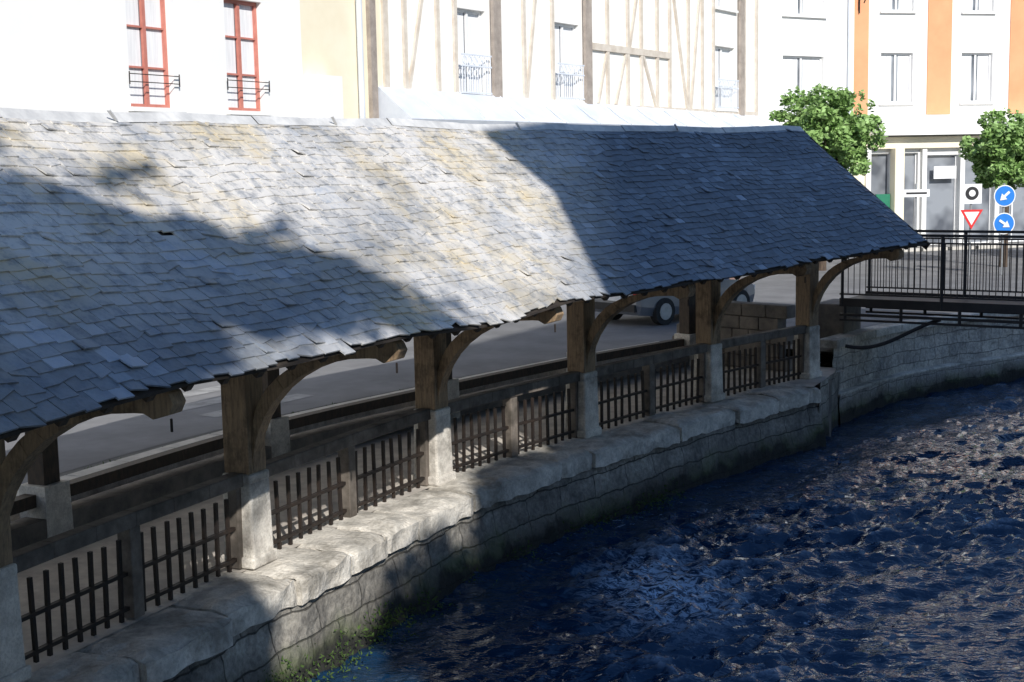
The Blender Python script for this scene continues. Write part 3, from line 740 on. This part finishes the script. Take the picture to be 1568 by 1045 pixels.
vb=empty('road_bridge'); mb=MB()
mb.box((-1,-2.9,1.2),(1,0,0),(0,1,0),Z,9,1.9,.3,'stone'); mb.box((-1,-4.6,1.9),(1,0,0),(0,1,0),Z,9,.15,.5,'stone'); mb.box((-1,-1.2,1.9),(1,0,0),(0,1,0),Z,9,.15,.5,'stone')
for x in(-9.3,4.9): mb.box((x,-2.9,-.2),(1,0,0),(0,1,0),Z,.6,1.9,1.1,'stone')
mb.obj('deck',vb)
# ---------------------------------------------------------------- signs
def face_disc(mb,c,r,mat,n=24,thick=.02,off=0):
    c=Vector(c); c.y-=off; mb.cyl(c,(c.x,c.y-thick,c.z),r,r,mat,n)
def sign(x,y,parts):
    e=empty('traffic_sign'); mb=MB(); mb.cyl((x,y+.05,.3),(x,y+.05,3.1),.035,.035,'galv'); 
    for p in parts:
        z=p[1]
        if p[0]=='yield':
            for r,m,o in((.4,'signred',0),(.27,'signwhite',.006)):
                mb.prism([(x+r*math.sin(a),y-.03-o,z+r*math.cos(a)) for a in (math.pi,math.pi/3,-math.pi/3)],(0,.02,0),m)
        if p[0]=='blue':
            face_disc(mb,(x,y-.01,z),.33,'signwhite'); face_disc(mb,(x,y-.018,z),.3,'signblue')
            q=p[2]; d=Vector((math.cos(q),0,math.sin(q))); c=Vector((x,y-.05,z)); nn=Vector((-d.z,0,d.x))
            mb.prism([c-d*.18+nn*.035,c+d*.02+nn*.035,c+d*.02+nn*.12,c+d*.2,c+d*.02-nn*.12,c+d*.02-nn*.035,c-d*.18-nn*.035],(0,.02,0),'signwhite')
        if p[0]=='plate':
            mb.box((x,y-.02,z),(1,0,0),(0,1,0),Z,.3,.012,.3,'signwhite'); face_disc(mb,(x,y-.03,z+.02),.2,'black'); face_disc(mb,(x,y-.04,z+.02),.1,'signwhite')
        if p[0]=='panel':
            mb.box((x,y-.02,z),(1,0,0),(0,1,0),Z,.42,.012,.12,'signwhite'); mb.box((x,y-.034,z),(1,0,0),(0,1,0),Z,.33,.006,.03,'black')
    mb.obj('sign',e)
sign(14.1,42,[('yield',2.12),('plate',2.8)]); sign(15.1,42,[('blue',2.72,-2.4),('blue',1.88,-.6)]); sign(13.0,44,[('panel',2.8)])
# ---------------------------------------------------------------- car
def car(c,ang,name='parked_car'):
    e=empty(name); d=Vector((math.cos(ang),math.sin(ang),0)); s=Vector((-d.y,d.x,0)); c=Vector(c)
    def Q(x,y,z): return c+d*x+s*y+Z*z
    data=[(-2.05,.70,.38,.62,.62,.68),(-1.98,.8,.26,.86,.88,.74),(-1.6,.85,.22,.92,1.2,.66),(-1.15,.87,.2,.93,1.42,.62),(-.3,.87,.2,.92,1.47,.63),(.35,.87,.2,.9,1.4,.62),(.95,.86,.2,.88,.98,.72),(1.6,.83,.22,.8,.82,.7),(1.98,.74,.26,.66,.68,.62),(2.08,.62,.36,.52,.54,.55)]
    vs=[];
    for x,hw,zb,zm,zr,rw in data:
        for y,z in ((-hw*.92,zb),(-hw,zb+.2 if zm-zb>.3 else (zb+zm)/2),(-hw*.98,zm),(-rw,zr),(rw,zr),(hw*.98,zm),(hw,zb+.2 if zm-zb>.3 else (zb+zm)/2),(hw*.92,zb)): vs.append(Q(x,y,z))
    fs=[]; gl=[]
    for i in range(len(data)-1):
        for j in range(8):
            f=(i*8+j,i*8+(j+1)%8,(i+1)*8+(j+1)%8,(i+1)*8+j)
            if (j in(2,4) and 1<=i<=5) or (j==3 and i in(1,2,5)): gl.append(f)
            else: fs.append(f)
    fs+=[tuple(range(8))[::-1],tuple(range(len(vs)-8,len(vs)))]
    mb=MB(); mb.add(vs,fs,'car'); mb.add(vs,gl,'glass'); mb.obj('body',e,smooth=False)
    mb=MB()
    for x in(-1.3,1.3):
        for y in(-.8,.8):
            mb.cyl(Q(x,y-.1,.31),Q(x,y+.1,.31),.31,.31,'rubber',24); mb.cyl(Q(x,y-.112,.31),Q(x,y+.112,.31),.19,.19,'galv',16)
    mb.beam(Q(-2.02,-.7,.42),Q(-2.02,.7,.42),.16,.16,'black'); mb.beam(Q(2.05,-.6,.4),Q(2.05,.6,.4),.12,.12,'black')
    for y in(-.68,.68): mb.box(Q(-1.98,y,.78),d,s,Z,.05,.09,.09,'tail'); mb.box(Q(1.92,y*.9,.62),d,s,Z,.07,.12,.06,'signwhite')
    mb.box(Q(-2.07,0,.62),d,s,Z,.02,.26,.06,'signwhite'); mb.obj('wheels_and_trim',e)
car((3.9,32.3,.304),math.radians(40))
# ---------------------------------------------------------------- light
SUN=Vector((.3,-.954,.625)).normalized()
el=math.asin(SUN.z)
w=bpy.data.worlds.new('World'); scene.world=w; w.use_nodes=True; nt=w.node_tree
sk=nt.nodes.new('ShaderNodeTexSky'); sk.sky_type='NISHITA'; sk.sun_disc=False; sk.sun_elevation=el; sk.sun_rotation=math.atan2(SUN.x,SUN.y)
sk.dust_density=.15; sk.ozone_density=4.0; sk.air_density=1.0
nt.links.new(sk.outputs[0],nt.nodes['Background'].inputs[0]); nt.nodes['Background'].inputs[1].default_value=.12
ld=bpy.data.lights.new('sun','SUN'); ld.energy=5; ld.angle=math.radians(.5); ld.color=(1,.965,.91)
lo=bpy.data.objects.new('sun',ld); scene.collection.objects.link(lo); lo.rotation_euler=(-SUN).to_track_quat('-Z','Y').to_euler(); lo.location=(10,-20,30)
scene.view_settings.view_transform='Standard'; scene.view_settings.look='None'; scene.view_settings.exposure=0
# ---------------------------------------------------------------- camera
cd=bpy.data.cameras.new('camera'); cam=bpy.data.objects.new('camera',cd); scene.collection.objects.link(cam); scene.camera=cam
cd.sensor_width=36; cd.lens=2100/1568*36; cd.clip_end=2000; cd.clip_start=.1
p=math.atan(272/2100); r=math.atan(.02)
fw=Vector((0,math.cos(p),-math.sin(p))); up0=Vector((0,math.sin(p),math.cos(p))); r0=Vector((1,0,0))
upv=r0*math.sin(r)+up0*math.cos(r); rt=r0*math.cos(r)-up0*math.sin(r)
Mx=Matrix((rt,upv,-fw)).transposed().to_4x4(); Mx.translation=Vector((0,0,4.0)); cam.matrix_world=Mx
